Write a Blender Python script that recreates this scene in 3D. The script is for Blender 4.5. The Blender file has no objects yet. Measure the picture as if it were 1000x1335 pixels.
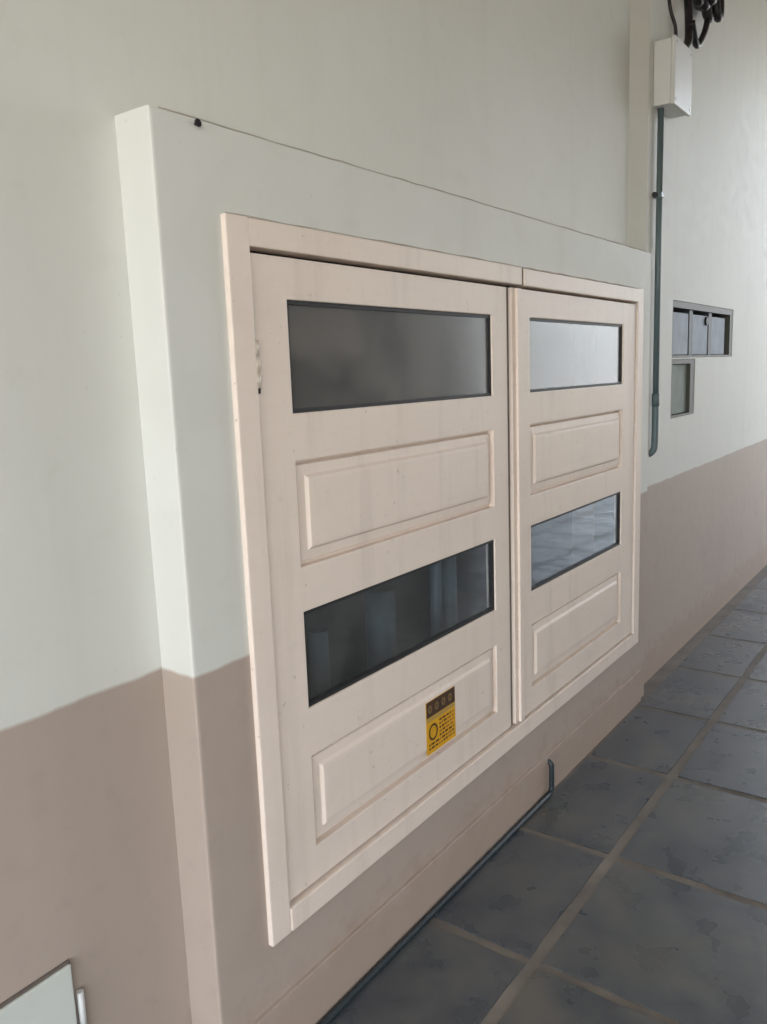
import bpy, bmesh, math, random
from mathutils import Matrix, Vector
random.seed(7)
S = bpy.context.scene
COL = S.collection
D = 1.244            # distance of the projecting wall face from the camera (Y axis)
RW = D + 0.10        # plane of the recessed wall
FW = D + 0.045       # plane of the far wall beyond the cabinet
KF = FW / D
CAM_H = 1.6

# ------------------------------------------------------------------ camera
cam = bpy.data.cameras.new('camera')
cam.sensor_fit = 'VERTICAL'; cam.sensor_height = 36.0
cam.lens = 36.0 * 1067.0 / 1335.0
cam.clip_start = 0.02; cam.clip_end = 2000
co = bpy.data.objects.new('camera', cam); COL.objects.link(co)
co.matrix_world = (Matrix.Translation((0, 0, CAM_H)) @ Matrix.Rotation(-0.93944, 4, 'Z')
                   @ Matrix.Rotation(1.40385, 4, 'X') @ Matrix.Rotation(-0.036925, 4, 'Z'))
S.camera = co

# ------------------------------------------------------------------ sky, sun, exposure
SUN_EL, SUN_AZ = math.radians(48), math.radians(-62)      # azimuth measured from +Y towards +X
w = bpy.data.worlds.new('World'); S.world = w; w.use_nodes = True
nt = w.node_tree; nt.nodes.clear()
sky = nt.nodes.new('ShaderNodeTexSky'); sky.sky_type = 'NISHITA'; sky.sun_disc = False
sky.sun_elevation = SUN_EL; sky.sun_rotation = SUN_AZ
sky.air_density = 1.0; sky.dust_density = 1.5; sky.ozone_density = 0.6
bg = nt.nodes.new('ShaderNodeBackground'); bg.inputs['Strength'].default_value = 0.15
out = nt.nodes.new('ShaderNodeOutputWorld')
hsv = nt.nodes.new('ShaderNodeHueSaturation'); hsv.inputs['Saturation'].default_value = 0.36   # thin overcast: paler than a clear sky
nt.links.new(sky.outputs[0], hsv.inputs['Color']); nt.links.new(hsv.outputs[0], bg.inputs[0]); nt.links.new(bg.outputs[0], out.inputs[0])
sl = bpy.data.lights.new('sun', 'SUN'); sl.energy = 1.3; sl.angle = math.radians(12); sl.color = (1, .95, .87)
so = bpy.data.objects.new('sun', sl); COL.objects.link(so)
sd = Vector((math.sin(SUN_AZ) * math.cos(SUN_EL), math.cos(SUN_AZ) * math.cos(SUN_EL), math.sin(SUN_EL)))
so.rotation_euler = sd.to_track_quat('Z', 'Y').to_euler(); so.location = (0, 0, 12)
vs = S.view_settings
vs.view_transform = 'Standard'; vs.look = 'None'; vs.gamma = 1.0; vs.use_curve_mapping = False
vs.exposure = 2.97
S.cycles.max_bounces = 8; S.cycles.diffuse_bounces = 6; S.cycles.glossy_bounces = 3; S.cycles.transparent_max_bounces = 6
S.cycles.use_adaptive_sampling = True; S.cycles.adaptive_threshold = 0.01
S.cycles.sample_clamp_indirect = 8.0
S.cycles.use_denoising = True

# ------------------------------------------------------------------ materials
def mat(name):
    m = bpy.data.materials.new(name); m.use_nodes = True
    n = m.node_tree.nodes; b = n['Principled BSDF']
    return m, m.node_tree, b
def N(t, kind, **kw):
    n = t.nodes.new(kind)
    for k, v in kw.items(): setattr(n, k, v)
    return n
def noise(t, vec, scale, detail=4, rough=.55):
    n = N(t, 'ShaderNodeTexNoise'); n.inputs['Scale'].default_value = scale
    n.inputs['Detail'].default_value = detail; n.inputs['Roughness'].default_value = rough
    t.links.new(vec, n.inputs['Vector']); return n.outputs['Fac']
def ramp(t, fac, stops):
    r = N(t, 'ShaderNodeValToRGB'); e = r.color_ramp.elements
    while len(e) < len(stops): e.new(.5)
    for i, (p, c) in enumerate(stops):
        e[i].position = p; e[i].color = (*c, 1) if len(c) == 3 else c
    t.links.new(fac, r.inputs[0]); return r.outputs[0]
def mixc(t, fac, a, b, blend='MIX'):
    m = N(t, 'ShaderNodeMix', data_type='RGBA', blend_type=blend)
    for s, v in ((m.inputs['Factor'], fac), (m.inputs['A'], a), (m.inputs['B'], b)):
        if isinstance(v, bpy.types.NodeSocket): t.links.new(v, s)
        else: s.default_value = v if isinstance(v, float) else (*v, 1)
    return m.outputs['Result']
def math_(t, op, a, b=0.0):
    m = N(t, 'ShaderNodeMath', operation=op)
    for i, v in enumerate((a, b)):
        if isinstance(v, bpy.types.NodeSocket): t.links.new(v, m.inputs[i])
        else: m.inputs[i].default_value = v
    return m.outputs[0]
def bump(t, b, h, strength, dist):
    n = N(t, 'ShaderNodeBump'); n.inputs['Strength'].default_value = strength; n.inputs['Distance'].default_value = dist
    t.links.new(h, n.inputs['Height']); t.links.new(n.outputs[0], b.inputs['Normal'])
def plain(name, col, rough=.5, metal=0., var=.12, scale=25, spec=.5):
    m, t, b = mat(name)
    g = N(t, 'ShaderNodeNewGeometry').outputs['Position']
    f = noise(t, g, scale)
    c = mixc(t, f, tuple(x * (1 - var) for x in col), tuple(min(1, x * (1 + var)) for x in col))
    t.links.new(c, b.inputs['Base Color']); b.inputs['Roughness'].default_value = rough
    b.inputs['Metallic'].default_value = metal; b.inputs['Specular IOR Level'].default_value = spec
    bump(t, b, noise(t, g, scale * 6), .12, .002)
    return m

DADO = 1.012
def wall_material():
    m, t, b = mat('two_tone_wall_paint')
    g = N(t, 'ShaderNodeNewGeometry').outputs['Position']
    sx = N(t, 'ShaderNodeSeparateXYZ'); t.links.new(g, sx.inputs[0])
    edge = math_(t, 'MULTIPLY', math_(t, 'SUBTRACT', noise(t, g, 6, 5), .5), .022)
    z = math_(t, 'ADD', sx.outputs['Z'], edge)
    up = ramp(t, math_(t, 'ADD', math_(t, 'MULTIPLY', math_(t, 'SUBTRACT', z, DADO), 120.), .5), [(0, (0, 0, 0)), (1, (1, 1, 1))])
    big = noise(t, g, 1.3, 5, .6); fine = noise(t, g, 14, 5, .6)
    white = mixc(t, big, (.618, .622, .582), (.695, .697, .655))
    white = mixc(t, ramp(t, fine, [(.58, (0, 0, 0)), (.8, (.35, .35, .35))]), white, (.56, .555, .50))
    # rain-washed streaks, old patches and fine scuffs in the paint
    mp = N(t, 'ShaderNodeMapping'); mp.inputs['Scale'].default_value = (9, 9, .55); t.links.new(g, mp.inputs[0])
    streak = ramp(t, noise(t, mp.outputs[0], 1.0, 5, .6), [(.55, (0, 0, 0)), (.80, (.32, .32, .32))])
    white = mixc(t, streak, white, (.54, .54, .49))
    patch = ramp(t, noise(t, g, 2.7, 2, .4), [(.60, (0, 0, 0)), (.63, (.22, .22, .22))])
    white = mixc(t, patch, white, (.70, .71, .68))
    speck = ramp(t, noise(t, g, 75, 2, .5), [(.74, (0, 0, 0)), (.80, (.4, .4, .4))])
    white = mixc(t, speck, white, (.42, .39, .33))
    brown = mixc(t, big, (.385, .315, .268), (.445, .368, .315))
    brown = mixc(t, ramp(t, fine, [(.55, (0, 0, 0)), (.8, (.5, .5, .5))]), brown, (.35, .29, .25))
    brown = mixc(t, streak, brown, (.44, .375, .33)); brown = mixc(t, speck, brown, (.50, .44, .39)); brown = mixc(t, patch, brown, (.37, .30, .26))
    # splashes and scuffs just above the floor
    low = ramp(t, math_(t, 'ADD', math_(t, 'MULTIPLY', sx.outputs['Z'], 4.), math_(t, 'MULTIPLY', fine, -1.)), [(-0.0, (.5, .5, .5)), (.35, (0, 0, 0))])
    brown = mixc(t, low, brown, (.36, .26, .20))
    c = mixc(t, up, brown, white)
    t.links.new(c, b.inputs['Base Color'])
    t.links.new(ramp(t, fine, [(.3, (.58, .58, .58)), (.7, (.68, .68, .68))]), b.inputs['Roughness']); b.inputs['Specular IOR Level'].default_value = .42
    h = math_(t, 'ADD', math_(t, 'MULTIPLY', noise(t, g, 160, 3), .5), math_(t, 'MULTIPLY', noise(t, g, 420, 2), .4))
    bump(t, b, h, .16, .0012)
    return m
def door_material():
    m, t, b = mat('beige_door_enamel')
    g = N(t, 'ShaderNodeNewGeometry').outputs['Position']
    mp = N(t, 'ShaderNodeMapping'); mp.inputs['Scale'].default_value = (1, 1, 3.5); t.links.new(g, mp.inputs[0])
    big = noise(t, mp.outputs[0], 2.2, 5, .6); fine = noise(t, g, 22, 5, .65)
    c = mixc(t, big, (.755, .65, .57), (.825, .715, .63))
    c = mixc(t, ramp(t, fine, [(.60, (0, 0, 0)), (.78, (.5, .5, .5))]), c, (.66, .575, .49))
    mp2 = N(t, 'ShaderNodeMapping'); mp2.inputs['Scale'].default_value = (4, 4, 30); t.links.new(g, mp2.inputs[0])
    brush = noise(t, mp2.outputs[0], 3.0, 4, .6)
    c = mixc(t, ramp(t, brush, [(.45, (0, 0, 0)), (.75, (.14, .14, .14))]), c, (.70, .585, .49))
    mp3 = N(t, 'ShaderNodeMapping'); mp3.inputs['Scale'].default_value = (14, 14, 1.1); t.links.new(g, mp3.inputs[0])
    c = mixc(t, ramp(t, noise(t, mp3.outputs[0], 1.0, 4, .6), [(.54, (0, 0, 0)), (.78, (.38, .38, .38))]), c, (.56, .475, .40))
    c = mixc(t, ramp(t, noise(t, g, 3.1, 6, .7), [(.55, (0, 0, 0)), (.75, (.30, .30, .30))]), c, (.60, .53, .46))
    chip = ramp(t, noise(t, g, 48, 3, .6), [(.70, (0, 0, 0)), (.73, (.6, .6, .6))])
    c = mixc(t, chip, c, (.45, .37, .30))
    t.links.new(c, b.inputs['Base Color'])
    b.inputs['Roughness'].default_value = .50; b.inputs['Specular IOR Level'].default_value = .35
    h = math_(t, 'ADD', math_(t, 'MULTIPLY', noise(t, g, 90, 3), .25), math_(t, 'MULTIPLY', noise(t, mp.outputs[0], 5, 2), 2.))
    bump(t, b, h, .3, .0015)
    return m
def slate_material():
    m, t, b = mat('grey_slate')
    g = N(t, 'ShaderNodeNewGeometry').outputs['Position']
    oi = N(t, 'ShaderNodeObjectInfo')
    off = N(t, 'ShaderNodeVectorMath', operation='ADD'); t.links.new(g, off.inputs[0])
    sc = N(t, 'ShaderNodeVectorMath', operation='SCALE'); sc.inputs[0].default_value = (37, 23, 11); t.links.new(oi.outputs['Random'], sc.inputs['Scale'])
    t.links.new(sc.outputs[0], off.inputs[1]); v = off.outputs[0]
    a = noise(t, v, 2.4, 6, .62); f = noise(t, v, 9, 3, .5)
    c = ramp(t, a, [(.37, (.032, .042, .055)), (.47, (.054, .064, .074)), (.54, (.076, .085, .088)), (.64, (.108, .104, .090))])
    c = mixc(t, math_(t, 'MULTIPLY', oi.outputs['Random'], .45), c, (.070, .080, .092))
    c = mixc(t, ramp(t, f, [(.40, (0, 0, 0)), (.80, (.45, .45, .45))]), c, (.135, .125, .11))
    t.links.new(c, b.inputs['Base Color'])
    r = ramp(t, f, [(.3, (.22, .22, .22)), (.75, (.46, .46, .46))]); t.links.new(r, b.inputs['Roughness'])
    b.inputs['Specular IOR Level'].default_value = .65
    h = math_(t, 'ADD', math_(t, 'MULTIPLY', noise(t, v, 45, 4), .4), noise(t, v, 5, 5))
    bump(t, b, h, .28, .004)
    return m
def glass_material(name, tint, rough, d0=.03, d1=.16, film_col=(.30, .30, .29)):
    m, t, b = mat(name)
    t.nodes.remove(b)
    g = N(t, 'ShaderNodeNewGeometry').outputs['Position']
    tr = N(t, 'ShaderNodeBsdfTransparent'); tr.inputs[0].default_value = (*tint, 1)
    gl = N(t, 'ShaderNodeBsdfGlossy'); gl.inputs['Roughness'].default_value = rough; gl.inputs[0].default_value = (.95, .98, 1, 1)
    df = N(t, 'ShaderNodeBsdfDiffuse'); df.inputs[0].default_value = (*film_col, 1)
    bn = N(t, 'ShaderNodeBump'); bn.inputs['Strength'].default_value = .15; bn.inputs['Distance'].default_value = .004
    t.links.new(noise(t, g, 7, 3), bn.inputs['Height'])
    t.links.new(bn.outputs[0], gl.inputs['Normal'])
    gm = N(t, 'ShaderNodeNewGeometry'); dt = N(t, 'ShaderNodeVectorMath', operation='DOT_PRODUCT')
    t.links.new(gm.outputs['Incoming'], dt.inputs[0]); t.links.new(gm.outputs['Normal'], dt.inputs[1])
    cs = math_(t, 'ABSOLUTE', dt.outputs['Value'])
    k = math_(t, 'ADD', math_(t, 'MULTIPLY', math_(t, 'POWER', math_(t, 'SUBTRACT', 1.0, cs), 5.0), .957), .043)   # reflectance of one face of the pane
    m1 = N(t, 'ShaderNodeMixShader'); t.links.new(ramp(t, noise(t, g, 5, 5), [(.35, (d0,) * 3), (.75, (d1,) * 3)]), m1.inputs[0])
    t.links.new(tr.outputs[0], m1.inputs[1]); t.links.new(df.outputs[0], m1.inputs[2])          # dusty film; upper panes also get reflected light painted in
    m2 = N(t, 'ShaderNodeMixShader'); t.links.new(k, m2.inputs[0]); t.links.new(m1.outputs[0], m2.inputs[1]); t.links.new(gl.outputs[0], m2.inputs[2])
    t.links.new(m2.outputs[0], t.nodes['Material Output'].inputs[0])
    return m

M_WALL = wall_material(); M_DOOR = door_material(); M_SLATE = slate_material()
M_GLASS = glass_material('dusty_window_glass', (.90, .93, .94), .06)
M_GLASS_TOP = glass_material('hazy_window_glass', (.6, .62, .62), .16, .14, .44, (.35, .325, .305))  # upper panes: denser pale film painting in reflected light
M_GROUT = plain('sandy_grout', (.165, .146, .124), .85, var=.6, scale=7)
M_SEAL = plain('black_rubber_seal', (.012, .012, .014), .6)
M_DARK = plain('dark_interior', (.11, .11, .115), .8, var=.3, scale=5)
M_CONDUIT = plain('dark_grey_conduit', (.105, .148, .158), .42)
M_CABLE = plain('black_cable', (.012, .010, .014), .45)
M_HOSE = plain('blue_grey_hose', (.020, .030, .036), .45)
M_PLASTIC = plain('white_plastic', (.66, .67, .66), .42, var=.05)
M_STEEL = plain('dull_steel', (.45, .43, .40), .4, metal=.8)
M_BRASS = plain('tarnished_hinge', (.30, .24, .17), .45, metal=.6)
M_CEIL = plain('painted_ceiling', (.44, .36, .26), .8, var=.06, scale=3)
M_REFL_WALL = plain('grey_reflection_wall', (.64, .655, .67), .9, var=.12, scale=1.2)
M_GROUND = plain('courtyard_concrete', (.38, .335, .27), .9, var=.2, scale=2)
M_YELLOW = plain('yellow_sticker_vinyl', (.70, .36, .008), .45, var=.18, scale=40)
M_BROWNINK = plain('brown_black_ink', (.055, .022, .006), .5)
M_PALEINK = plain('pale_ink', (.45, .29, .07), .5)
M_REDINK = plain('orange_red_ink', (.36, .15, .02), .5)
M_INK2 = plain('dull_tan_ink', (.19, .12, .045), .5)
M_INK3 = plain('mustard_ink', (.33, .19, .012), .5)
M_NICHE = plain('olive_grey_frame', (.060, .060, .046), .6)
M_PANE = plain('blue_grey_meter_cover', (.40, .45, .52), .7, var=.35, spec=.2, scale=9)
M_PANEG = plain('green_grey_meter_cover', (.27, .31, .28), .7, var=.35, spec=.2, scale=8)
M_DIV = plain('slate_blue_divider', (.05, .058, .072), .6)
M_PIPE = plain('reflected_streak_blue', (.10, .14, .175), .5, var=.7, scale=8)
M_JOINT = plain('brown_dirty_joint', (.42, .375, .32), .8, var=.45, scale=9)
M_SEAM = plain('grey_brown_seam', (.16, .135, .12), .7, var=.3, scale=12)
M_HINGE = plain('worn_painted_steel', (.62, .55, .46), .45, metal=.2, var=.3, scale=60)
M_HATCH = plain('off_white_metal', (.60, .63, .585), .4, var=.1, scale=6)

# ------------------------------------------------------------------ mesh helpers
def link(name, me, m, parent=None, smooth=False):
    me.materials.append(m)
    if smooth:
        for p in me.polygons: p.use_smooth = True
    o = bpy.data.objects.new(name, me); COL.objects.link(o)
    if parent: o.parent = parent
    return o
def fin(name, bm, m, parent=None, smooth=False):
    bmesh.ops.recalc_face_normals(bm, faces=bm.faces[:])
    me = bpy.data.meshes.new(name); bm.to_mesh(me); bm.free()
    return link(name, me, m, parent, smooth)
def tag(o, label, cat, group=None):
    o['label'] = label; o['category'] = cat
    if group: o['group'] = group
    return o
def struct(o): o['kind'] = 'structure'; return o
def thing(name, label, cat, loc, group=None):
    o = bpy.data.objects.new(name, None); o.location = loc; o.empty_display_size = .1; COL.objects.link(o)
    return tag(o, label, cat, group)
def keep(child, parent):                          # parts are modelled in world space
    child.parent = parent
    child.matrix_parent_inverse = Matrix.Translation(-Vector(world_loc(parent)))
    return child
def world_loc(o):
    v = Vector(o.location)
    return v if o.parent is None else v
def bm_box(bm, x0, x1, y0, y1, z0, z1, bev=0., seg=2):
    vs_ = [bm.verts.new((x, y, z)) for x in (x0, x1) for y in (y0, y1) for z in (z0, z1)]
    fs = [bm.faces.new([vs_[i] for i in q]) for q in ((0, 1, 3, 2), (4, 6, 7, 5), (0, 4, 5, 1), (2, 3, 7, 6), (0, 2, 6, 4), (1, 5, 7, 3))]
    if bev:
        es = list({e for f in fs for e in f.edges})
        bmesh.ops.bevel(bm, geom=es, offset=bev, segments=seg, affect='EDGES', profile=.6)
    return bm
def box(name, x0, x1, y0, y1, z0, z1, m, parent=None, bev=0., seg=2):
    bm = bmesh.new(); bm_box(bm, x0, x1, y0, y1, z0, z1, bev, seg)
    o = fin(name, bm, m)
    if parent: keep(o, parent)
    return o
def slab(name, xs, zs, skip, y0, y1, m, parent=None, bevel_if=None, bev=.004):
    """wall or door leaf in the XZ plane: front face at y0, back at y1, rectangular openings where skip(xc, zc)."""
    bm = bmesh.new(); F = {}; B = {}
    def v(d, i, k, y):
        if (i, k) not in d: d[i, k] = bm.verts.new((xs[i], y, zs[k]))
        return d[i, k]
    solid = {(i, k) for i in range(len(xs) - 1) for k in range(len(zs) - 1) if not skip((xs[i] + xs[i+1]) / 2, (zs[k] + zs[k+1]) / 2)}
    for i, k in solid:
        c = [(i, k), (i+1, k), (i+1, k+1), (i, k+1)]
        bm.faces.new([v(F, a, b_, y0) for a, b_ in c]); bm.faces.new([v(B, a, b_, y1) for a, b_ in reversed(c)])
        for (a, b_), nb in (((c[0], c[1]), (i, k-1)), ((c[1], c[2]), (i+1, k)), ((c[2], c[3]), (i, k+1)), ((c[3], c[0]), (i-1, k))):
            if nb not in solid: bm.faces.new([v(F, *b_, y0), v(F, *a, y0), v(B, *a, y1), v(B, *b_, y1)])
    bmesh.ops.recalc_face_normals(bm, faces=bm.faces[:])
    if bevel_if:
        es = [e for e in bm.edges if len(e.link_faces) == 2 and e.calc_face_angle(0) > .5 and bevel_if(*e.verts)]
        bmesh.ops.bevel(bm, geom=es, offset=bev, segments=2, affect='EDGES', profile=.6)
    o = fin(name, bm, m)
    if parent: keep(o, parent)
    return o
def tube(name, pts, r, m, parent=None, n=10, smooth_path=True):
    P = [Vector(p) for p in pts]
    if smooth_path and len(P) > 2:
        Q = []
        for i in range(len(P) - 1):
            a, b_, c, d = P[max(i-1, 0)], P[i], P[i+1], P[min(i+2, len(P)-1)]
            for s in range(8):
                u = s / 8
                Q.append(.5 * ((2*b_) + (c-a)*u + (2*a-5*b_+4*c-d)*u*u + (3*b_-a-3*c+d)*u**3))
        Q.append(P[-1]); P = Q
    bm = bmesh.new(); rings = []; up = None
    for i, p in enumerate(P):
        tdir = (P[min(i+1, len(P)-1)] - P[max(i-1, 0)]).normalized()
        if up is None: up = tdir.orthogonal().normalized()
        up = (up - tdir * up.dot(tdir)).normalized(); sd_ = tdir.cross(up)
        rings.append([bm.verts.new(p + r * (math.cos(2*math.pi*j/n) * up + math.sin(2*math.pi*j/n) * sd_)) for j in range(n)])
    for a, b_ in zip(rings, rings[1:]):
        for j in range(n): bm.faces.new([a[j], a[(j+1) % n], b_[(j+1) % n], b_[j]])
    bm.faces.new(rings[0]); bm.faces.new(rings[-1])
    o = fin(name, bm, m, smooth=True)
    for p_ in o.data.polygons[-2:]: p_.use_smooth = False          # flat end caps
    if parent: keep(o, parent)
    return o

# ------------------------------------------------------------------ setting: ground, floor, ceiling
gb = bmesh.new(); bmesh.ops.create_grid(gb, x_segments=1, y_segments=1, size=600)
g = fin('ground', gb, M_GROUND); g.location.z = -.06; struct(g)
XL, XR, YB = -4.2, 13.4, -2.55
fl = struct(box('floor', XL, XR, YB, D + .4, -.055, -.0024, M_GROUT))
gx = [1.83 - .605 * k for k in range(10, 0, -1)] + [1.825, 2.415, 3.06, 3.665] + [3.665 + .61 * k for k in range(1, 16)]
gy = [1.236, .885, .275, -.335, -.945, -1.555, -2.165, YB + .02]
def tile_mesh(sx, sy, seed):
    rr = random.Random(seed); bm = bmesh.new(); n = 5; rings = []
    pts = []
    for a in range(n): pts.append((-sx/2 + sx*a/n, -sy/2))
    for a in range(n): pts.append((sx/2, -sy/2 + sy*a/n))
    for a in range(n): pts.append((sx/2 - sx*a/n, sy/2))
    for a in range(n): pts.append((-sx/2, sy/2 - sy*a/n))
    pts = [(x + rr.uniform(-.0028, .0028), y + rr.uniform(-.0028, .0028)) for x, y in pts]
    for ins, z in ((0, -.012), (0, 0.)):
        rings.append([bm.verts.new((x * (1 - 2*ins/sx), y * (1 - 2*ins/sy), z)) for x, y in pts])
    for a, b_ in zip(rings, rings[1:]):
        for j in range(len(pts)): bm.faces.new([a[j], a[(j+1) % len(pts)], b_[(j+1) % len(pts)], b_[j]])
    bm.faces.new(rings[-1])
    bmesh.ops.recalc_face_normals(bm, faces=bm.faces[:])
    me = bpy.data.meshes.new('tile'); bm.to_mesh(me); bm.free(); me.materials.append(M_SLATE)
    return me
TM = {}
for r in range(len(gy) - 1):
    for c in range(len(gx) - 1):
        sx = round(gx[c+1] - gx[c] - .032, 3); sy = round(gy[r] - gy[r+1] - .036, 3)
        key = (sx, sy, random.randrange(4))
        if key not in TM: TM[key] = tile_mesh(*key[:2], hash(key))
        o = bpy.data.objects.new('tile', TM[key]); COL.objects.link(o)
        o.location = ((gx[c] + gx[c+1]) / 2, (gy[r] + gy[r+1]) / 2, random.uniform(-.0015, .0015))
        o.rotation_euler = (random.uniform(-.002, .002), random.uniform(-.002, .002), random.uniform(-.004, .004))
        o.parent = fl
WALL_TOP = 4.1
struct(box('ceiling', XL, 8.7, YB - .2, RW + .2, WALL_TOP, WALL_TOP + .2, M_CEIL))

struct(box('shade_beam', XL, XL + .2, YB - .2, RW - .002, 3.45, WALL_TOP - .002, M_CEIL))  # unseen beams added to cut the light on the upper walls
struct(box('shade_beam', XL + .201, -.902, YB - .2, YB, 3.45, WALL_TOP - .002, M_CEIL))
# ------------------------------------------------------------------ walls
OX0, OX1, OZ0, OZ1 = 1.235, 3.635, .345, 1.895       # opening behind the door frame
BX = 1.035; SX = 3.765; FX = 3.80; BT = 2.092
inop = lambda x, z: OX0 < x < OX1 and OZ0 < z < OZ1
o = slab('recessed_wall', [XL, OX0, OX1, FX + .05], [-.02, OZ0, OZ1, WALL_TOP], inop, RW, RW + .15, M_WALL)
tag(o, 'flat wall painted pale grey over brown, set back left of and above the cabinet housing', 'wall')
hs = thing('cabinet_housing', 'thick wall block projecting around the double doors, its narrow left side brightly lit', 'wall', (BX, D, 0))
slab('block', [BX, OX0, OX1, FX + .012], [-.02, OZ0, OZ1, BT], inop, D, RW - .0005, M_WALL, hs,
     bevel_if=lambda a, b: (abs(a.co.y - D) < 1e-4 and abs(b.co.y - D) < 1e-4 and ((a.co.x < BX + 1e-4 and b.co.x < BX + 1e-4) or (a.co.z > BT - 1e-4 and b.co.z > BT - 1e-4))), bev=.006)
box('skirting', BX + .012, SX - .02, D - .010, D + .01, -.005, .158, M_WALL, hs, bev=.004)
def wobble(name, x0, x1, y, z, r, m, parent, seed):
    q = random.Random(seed); n = int((x1 - x0) / .06)
    return tube(name, [(x0 + (x1 - x0) * k / n, y + q.uniform(-.0006, .0006), z + q.uniform(-.0012, .0012)) for k in range(n + 1)], r, m, parent, n=6)
wobble('edge_joint', BX + .02, SX - .01, D + .0015, BT - .001, .0017, M_JOINT, hs, 5)
# far wall with the L-shaped niche
NX0, NX1, NX2 = 4.294, 4.724, 5.537
NZ0, NZ1, NZ2, NZ3 = 1.32, 1.621, 1.628, 1.916

def inn(x, z): return (NX0 < x < NX2 and NZ2 < z < NZ3) or (NX0 < x < NX1 and NZ0 < z < NZ1)
SPL = FX + .075
o = slab('far_wall', [SPL, NX0, NX1, NX2, XR], [-.02, NZ0, NZ1, NZ2, NZ3, WALL_TOP], inn, FW, RW + .15, M_WALL)
for v_ in o.data.vertices:                       # return into the recessed wall, splayed so it catches less side light
    if abs(v_.co.x - SPL) < 1e-4 and v_.co.y > RW: v_.co.x = SPL - .095 * (RW + .15 - FW) / .055
tag(o, 'bright far wall running on beyond the cabinet doors, with small niche windows in it', 'wall')
# across the passage
o = slab('opposite_wall', [-0.9, 9.0], [-.02, WALL_TOP - .002], lambda x, z: False, YB - .2, YB, M_WALL)
tag(o, 'painted wall across the passage, mirrored darkly in the cabinet glass', 'wall')

o = slab('reflection_wall', [2.0, 60.0], [-.1, 3.6], lambda x, z: False, -9.3, -9.0, M_REFL_WALL)  # added out of view to tone the reflection in the upper right glass
tag(o, 'plain grey unseen wall added for the pale reflection in the upper right glass', 'wall')

# ------------------------------------------------------------------ double-door cabinet
FX0, FX1, FZ0, FZ1 = 1.192, 3.682, .310, 1.925
cb = thing('double_door_cabinet', 'pinkish beige double-door wall cabinet with glass strips and raised panels', 'cabinet', ((FX0 + FX1) / 2, D, FZ0))
FY = D - .013
IX0, IX1, IZ0, IZ1 = 1.256, 3.612, .371, 1.868
box('jamb', FX0, IX0, FY, D + .04, FZ0, FZ1, M_DOOR, cb, bev=.004)
box('jamb', IX1, FX1, FY, D + .04, FZ0, FZ1, M_DOOR, cb, bev=.004)
box('head', IX0 + .0005, 2.494, FY + .001, D + .04, IZ1, FZ1 - .001, M_DOOR, cb, bev=.004)
box('head', 2.506, IX1 - .0005, FY - .003, D + .04, IZ1 - .002, FZ1 - .004, M_DOOR, cb, bev=.004)
box('sill', IX0 + .0005, IX1 - .0005, FY - .002, D + .04, FZ0 + .001, IZ0, M_DOOR, cb, bev=.004)
box('stop', IX0 - .004, IX1 + .004, D + .0405, D + .06, IZ1 - .03, IZ1 + .05, M_SEAL, cb)
box('stop', IX0 - .004, IX1 + .004, D + .034, D + .06, IZ0 - .012, IZ0 + .03, M_SEAL, cb)
box('stop', IX0 - .012, IX0 + .03, D + .034, D + .06, IZ0 + .031, IZ1 - .031, M_SEAL, cb)
box('stop', IX1 - .03, IX1 + .012, D + .034, D + .06, IZ0 + .031, IZ1 - .031, M_SEAL, cb)
box('stop', 2.4055, 2.4305, D + .007, D + .03, IZ0 + .008, IZ1 - .011, M_SEAM, cb)  # not a stop: dark strip painting the shade in the gap between doors
wobble('edge_joint', FX0 + .01, FX1 - .01, D - .001, FZ1 + .0015, .0028, M_JOINT, cb, 9)
box('seam_shade_strip', 2.4945, 2.5055, FY + .003, D + .03, IZ1, FZ1 - .004, M_SEAM, cb)  # dark strip set in the head gap to paint its shade
# interior box
ib = bmesh.new(); bm_box(ib, OX0 + .005, OX1 - .005, D + .055, D + .55, OZ0 + .005, OZ1 - .005)
ff = min(ib.faces, key=lambda f: f.calc_center_median().y); ib.faces.remove(ff)
me = bpy.data.meshes.new('interior'); ib.to_mesh(me); ib.free(); keep(link('interior', me, M_DARK), cb)

ZS = [.378, .468, .702, .823, 1.060, 1.167, 1.412, 1.520, 1.768, 1.8575]
def raised_panel(x0, x1, z0, z1, y, door):
    bm = bmesh.new(); rings = []
    for ins, d in ((.0, .021), (.006, .021), (.011, .010), (.034, .008), (.041, .0005), (.049, -.0005)):
        rings.append([bm.verts.new(p) for p in ((x0+ins, y+d, z0+ins), (x1-ins, y+d, z0+ins), (x1-ins, y+d, z1-ins), (x0+ins, y+d, z1-ins))])
    for a, b_ in zip(rings, rings[1:]):
        for j in range(4): bm.faces.new([a[j], a[(j+1) % 4], b_[(j+1) % 4], b_[j]])
    bm.faces.new(rings[-1])
    bk = [bm.verts.new((v.co.x, y + .030, v.co.z)) for v in rings[0]]
    for j in range(4): bm.faces.new([bk[j], bk[(j+1) % 4], rings[0][(j+1) % 4], rings[0][j]])
    bm.faces.new(bk)
    return keep(fin('panel', bm, M_DOOR), door)
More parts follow.
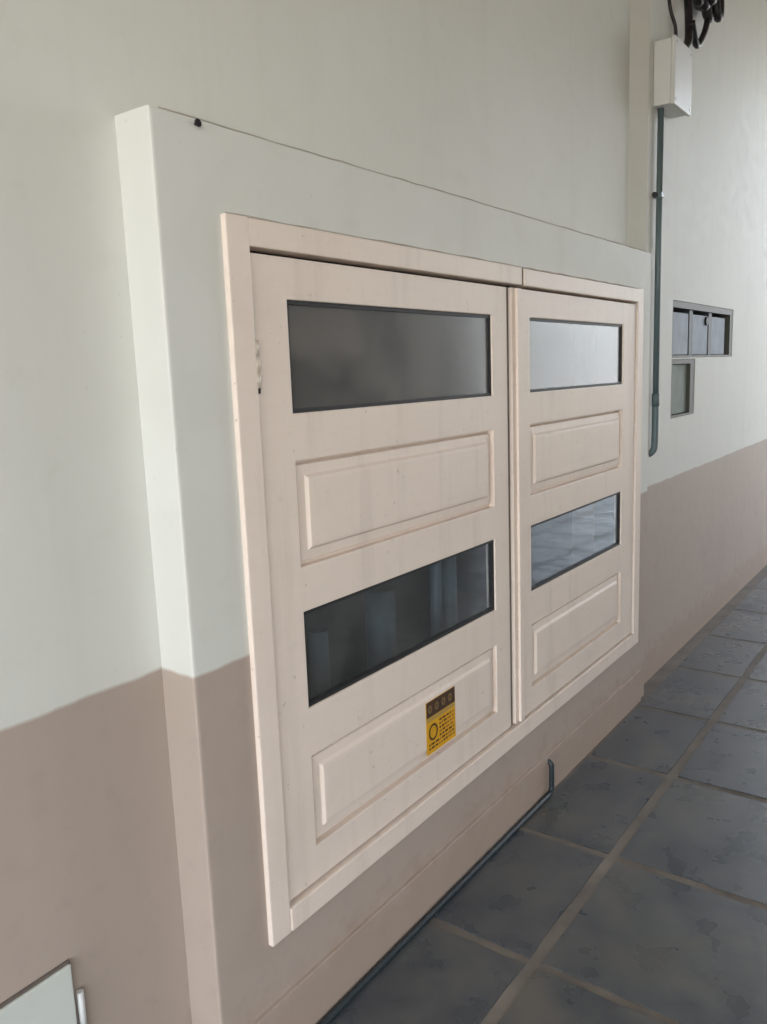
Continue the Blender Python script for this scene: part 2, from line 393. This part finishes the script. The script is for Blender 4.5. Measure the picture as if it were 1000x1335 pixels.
def door(x0, x1, hx0, hx1, y, name_label=None):
    holes = [(ZS[1], ZS[2]), (ZS[3], ZS[4]), (ZS[5], ZS[6]), (ZS[7], ZS[8])]
    sk = lambda x, z: hx0 < x < hx1 and any(a < z < b_ for a, b_ in holes)
    d = slab('door', [x0, hx0, hx1, x1], ZS, sk, y, y + .034, M_DOOR, cb, bevel_if=lambda a, b: abs(a.co.y - y) < 1e-4 and abs(b.co.y - y) < 1e-4, bev=.003)
    def sub(o):
        o.parent = d; o.matrix_parent_inverse = Matrix.Identity(4); return o
    for k in (0, 2):
        p = raised_panel(hx0, hx1, *holes[k], y, d); sub(p)
    for k in (1, 3):
        z0, z1 = holes[k]
        sub(slab('seal', [hx0, hx0 + .009, hx1 - .009, hx1], [z0, z0 + .009, z1 - .009, z1],
                 lambda x, z: hx0 + .009 < x < hx1 - .009 and z0 + .009 < z < z1 - .009, y + .006, y + .022, M_SEAL))
        sub(box('glass_pane', hx0 + .004, hx1 - .004, y + .012, y + .016, z0 + .004, z1 - .004, M_GLASS_TOP if k == 3 else M_GLASS))
    return d, sub
DY = D - .001
d1, sub1 = door(1.263, 2.404, 1.372, 2.306, DY)
d2, sub2 = door(2.432, 3.604, 2.562, 3.455, DY - .004)
sub2(box('astragal', 2.452, 2.480, DY - .015, DY - .0045, .380, 1.857, M_DOOR, bev=.003))
for zc in (1.635,):
    for a, b_ in ((-.055, -.0225), (-.0215, .0125), (.0135, .045)):
        sub1(tube('hinge', [(1.2595, DY - .006, zc + a), (1.2595, DY - .006, zc + b_)], .0075, M_HINGE, smooth_path=False))
    sub1(tube('hinge_pin', [(1.2595, DY - .006, zc - .066), (1.2595, DY - .006, zc - .0555)], .006, M_SEAL, smooth_path=False))

# made-up pipes standing in for streaks reflected in the lower left glass
for x, r, y, side in ((1.76, .030, .30, 'leftmost made-up pipe standing in for a bluish streak reflected in the lower left glass'),
                      (2.02, .050, .26, 'thickest made-up pipe standing in for a reflected streak in the lower left glass'),
                      (2.21, .020, .17, 'thin made-up pipe for the reflected streak right of the thickest in the lower left glass'),
                      (2.34, .028, .20, 'rightmost made-up pipe standing in for a reflected streak in the lower left glass')):
    o = tube('streak_pipe', [(x, D + y, OZ0 + .006), (x, D + y, {.030: .86, .050: .93, .020: 1.2, .028: .99}[r])], r, M_PIPE, smooth_path=False, n=16)
    tag(o, side, 'pipe', 'made-up pipes standing in for reflected streaks')

# ------------------------------------------------------------------ yellow warning sticker on the lower left panel
SY = DY - .0018
stk = thing('warning_sticker', 'small square yellow warning sticker with dark header on the lower left panel', 'sticker', (1.95, SY, .49))
box('backing', 1.870, 2.032, SY, SY + .0010, .492, .655, M_YELLOW, stk)
box('header', 1.872, 2.030, SY - .0006, SY - .0001, .606, .654, M_BROWNINK, stk)
def ring(name, xc, zc, rx, rz, m, th=.006):
    bm = bmesh.new(); n = 14; R_ = []
    for yy in (SY - .0012, SY - .0007):
        for k in (1, 0):
            R_.append([bm.verts.new((xc + (rx - (0 if k else th)) * math.cos(2*math.pi*j/n), yy, zc + (rz - (0 if k else th)) * math.sin(2*math.pi*j/n))) for j in range(n)])
    for a, b_ in ((R_[0], R_[1]), (R_[1], R_[3]), (R_[3], R_[2]), (R_[2], R_[0])):
        for j in range(n): bm.faces.new([a[j], a[(j+1) % n], b_[(j+1) % n], b_[j]])
    return keep(fin(name, bm, m), stk)
for k in range(4): ring('mark', 1.890 + .037 * k, .630, .0105, .0125, M_INK2, .0065)
box('band', 1.872, 2.030, SY - .0006, SY - .0001, .592, .6045, M_PALEINK, stk)
ring('mark', 1.905, .556, .024, .026, M_BROWNINK, .006)
q = random.Random(11)
for z in (.580, .568, .556, .544, .532, .520, .508):
    x = 1.940 if z > .53 else 1.882
    while x < 2.018:
        w_ = q.uniform(.006, .020)
        box('mark', x, min(x + w_, 2.022), SY - .0006, SY - .0001, z - .0028, z + .0028, M_BROWNINK if q.random() < .6 else M_REDINK, stk)
        x += w_ + .005

# ------------------------------------------------------------------ electrics on the far wall
jb = thing('junction_box', 'white plastic junction box high on the wall at the top of the grey conduit', 'junction box', (4.05, FW, 2.74))
box('body', 3.930, 4.180, FW - .080, FW - .0005, 2.742, 3.015, M_PLASTIC, jb, bev=.008, seg=3)
box('cover', 3.925, 4.185, FW - .098, FW - .0805, 2.737, 3.020, M_PLASTIC, jb, bev=.006, seg=3)
for x in (3.947, 4.163):
    for z in (2.760, 2.998): tube('screw', [(x, FW - .0995, z), (x, FW - .097, z)], .006, M_STEEL, jb, smooth_path=False)
CX = 3.980
cd = thing('conduit', 'thin dark grey vertical conduit pipe dropping from the white junction box', 'conduit', (CX, FW, 1.2))
tube('pipe', [(CX, FW - .022, 2.741), (CX, FW - .022, 1.42)], .014, M_CONDUIT, cd, n=14, smooth_path=False)
tube('coupling', [(CX, FW - .022, 1.46), (CX, FW - .022, 1.40)], .018, M_CONDUIT, cd, n=14, smooth_path=False)
tube('elbow', [(CX, FW - .022, 1.40), (CX, FW - .022, 1.30), (CX, FW - .020, 1.205), (CX - .002, FW - .008, 1.178), (CX - .003, FW + .01, 1.165)], .016, M_CONDUIT, cd, n=14)
for z in (2.367,):
    box('clamp', CX - .020, CX + .020, FW - .0385, FW - .0005, z - .012, z + .012, M_CONDUIT, cd, bev=.003)
    tube('clamp_screw', [(CX - .036, FW - .010, z), (CX - .0195, FW - .010, z)], .012, M_CABLE, cd, smooth_path=False)

cbn = thing('cable_bundle', 'black cables and coiled bundle hanging above the white junction box', 'cables', (4.6, FW, 3.1))
YC = FW - .05
def ktube(name, pts, r): return tube(name, [(x * KF, y, 1.6 + (z - 1.6) * KF if z < 3.9 else z) for x, y, z in pts], r, M_CABLE, cbn)
ktube('cable', [(3.935, YC, 2.966), (3.935, YC, 3.05), (3.90, YC + .02, 3.16), (3.91, YC + .03, 3.45), (3.95, YC + .04, 4.09)], .008)
ktube('cable', [(4.01, YC, 2.962), (4.09, YC - .01, 3.03), (4.13, YC, 3.14), (4.15, YC + .02, 3.40), (4.17, YC + .03, 4.09)], .019)
ktube('cable', [(4.11, YC - .02, 3.12), (4.19, YC - .02, 3.045), (4.28, YC - .02, 3.10), (4.39, YC - .01, 3.20), (4.44, YC, 3.32), (4.46, YC + .03, 3.6)], .015)
rr = random.Random(3)
for k in range(13):
    ox, oy = rr.uniform(-.13, .11), rr.uniform(-.03, .02)
    zb = 3.22 + rr.uniform(0, .05) + abs(ox) * .2
    ktube('coil', [(4.40 + ox - .05, YC + oy, 4.09), (4.40 + ox - .045, YC + oy, 3.5), (4.40 + ox - .04, YC + oy - .01, zb + .06), (4.40 + ox, YC + oy - .015, zb),
                  (4.40 + ox + .04, YC + oy - .01, zb + .06), (4.40 + ox + .05, YC + oy, 3.5), (4.40 + ox + .05, YC + oy, 4.09)], .022)

# ------------------------------------------------------------------ niche windows in the far wall
nw = thing('niche_window', 'wide recessed niche holding three pale blue-grey covers side by side', 'window', ((NX0 + NX2) / 2, FW, NZ2))
e = .0015
slab('frame', [NX0 + e, NX0 + .02, NX2 - .06, NX2 - e], [NZ2 + e, NZ2 + .012, NZ3 - .035, NZ3 - e],
     lambda x, z: NX0 + .02 < x < NX2 - .06 and NZ2 + .012 < z < NZ3 - .035, FW + .003, FW + .12, M_NICHE, nw)
box('back', NX0 + e, NX2 - e, FW + .121, FW + .13, NZ2 + e, NZ3 - e, M_NICHE, nw)
step = (NX2 - .06 - NX0 - .02) / 3
for k in range(3):
    a = NX0 + .02 + step * k
    box('pane', a + .012, a + step - .055, FW + .020, FW + .118, NZ2 + .014, NZ3 - .055, M_PANE, nw, bev=.006)
for k in (1, 2):
    a = NX0 + .02 + step * k
    box('divider', a - .054, a + .011, FW + .016, FW + .119, NZ2 + .013, NZ3 - .036, M_DIV, nw)
a = NX0 + .02 + step
tube('dial', [(a + step * .72, FW + .008, NZ3 - .085), (a + step * .72, FW + .0195, NZ3 - .085)], .024, M_SEAL, nw, smooth_path=False, n=16)
lw = thing('niche_window', 'single narrow green-grey recessed niche under the wide three-cover one', 'window', ((NX0 + NX1) / 2, FW, NZ0))
slab('frame', [NX0 + e, NX0 + .03, NX1 - .08, NX1 - e], [NZ0 + e, NZ0 + .012, NZ1 - .025, NZ1 - e],
     lambda x, z: NX0 + .03 < x < NX1 - .08 and NZ0 + .012 < z < NZ1 - .025, FW + .003, FW + .12, M_NICHE, lw)
box('back', NX0 + e, NX1 - e, FW + .121, FW + .13, NZ0 + e, NZ1 - e, M_NICHE, lw)
box('pane', NX0 + .032, NX1 - .082, FW + .022, FW + .118, NZ0 + .014, NZ1 - .027, M_PANEG, lw, bev=.004)

# ------------------------------------------------------------------ hose along the floor
HY = D - .0225
o = tube('floor_hose', [(-1.5, HY - .02, .010), (.6, HY - .004, .010), (1.3, HY, .010), (2.0, HY, .010), (2.60, HY, .010), (2.665, HY, .0105), (2.686, HY, .024), (2.688, HY, .05),
                        (2.688, HY, .105), (2.688, HY + .004, .126), (2.688, D + .008, .138)], .0098, M_HOSE)
tag(o, 'dark blue-grey hose lying along the foot of the wall and turning up into it', 'hose')

# ------------------------------------------------------------------ hatch low on the recessed wall
ht = thing('wall_hatch', 'off-white metal hatch low on the brown wall at the lower left corner', 'hatch', (.48, RW, .06))
box('surround', .17, .760, RW - .008, RW - .0005, .02, .5182, M_SEAM, ht)
box('leaf', .18, .757, RW - .016, RW - .0085, .03, .516, M_HATCH, ht, bev=.003)
for z in (.40, .12): tube('hinge', [(.772, RW - .010, z - .045), (.772, RW - .010, z + .045)], .007, M_PLASTIC, ht, smooth_path=False)

# ------------------------------------------------------------------ nail in the top edge of the housing
na = thing('wall_nail', 'small black nail head sticking out of the housing top edge', 'nail', (1.14, D - .001, 2.09))
tube('shank', [(1.142, D + .01, 2.079), (1.142, D - .007, 2.081)], .003, M_CABLE, na, smooth_path=False)
tube('nail_head', [(1.142, D - .007, 2.081), (1.142, D - .010, 2.0815)], .0075, M_CABLE, na, smooth_path=False)
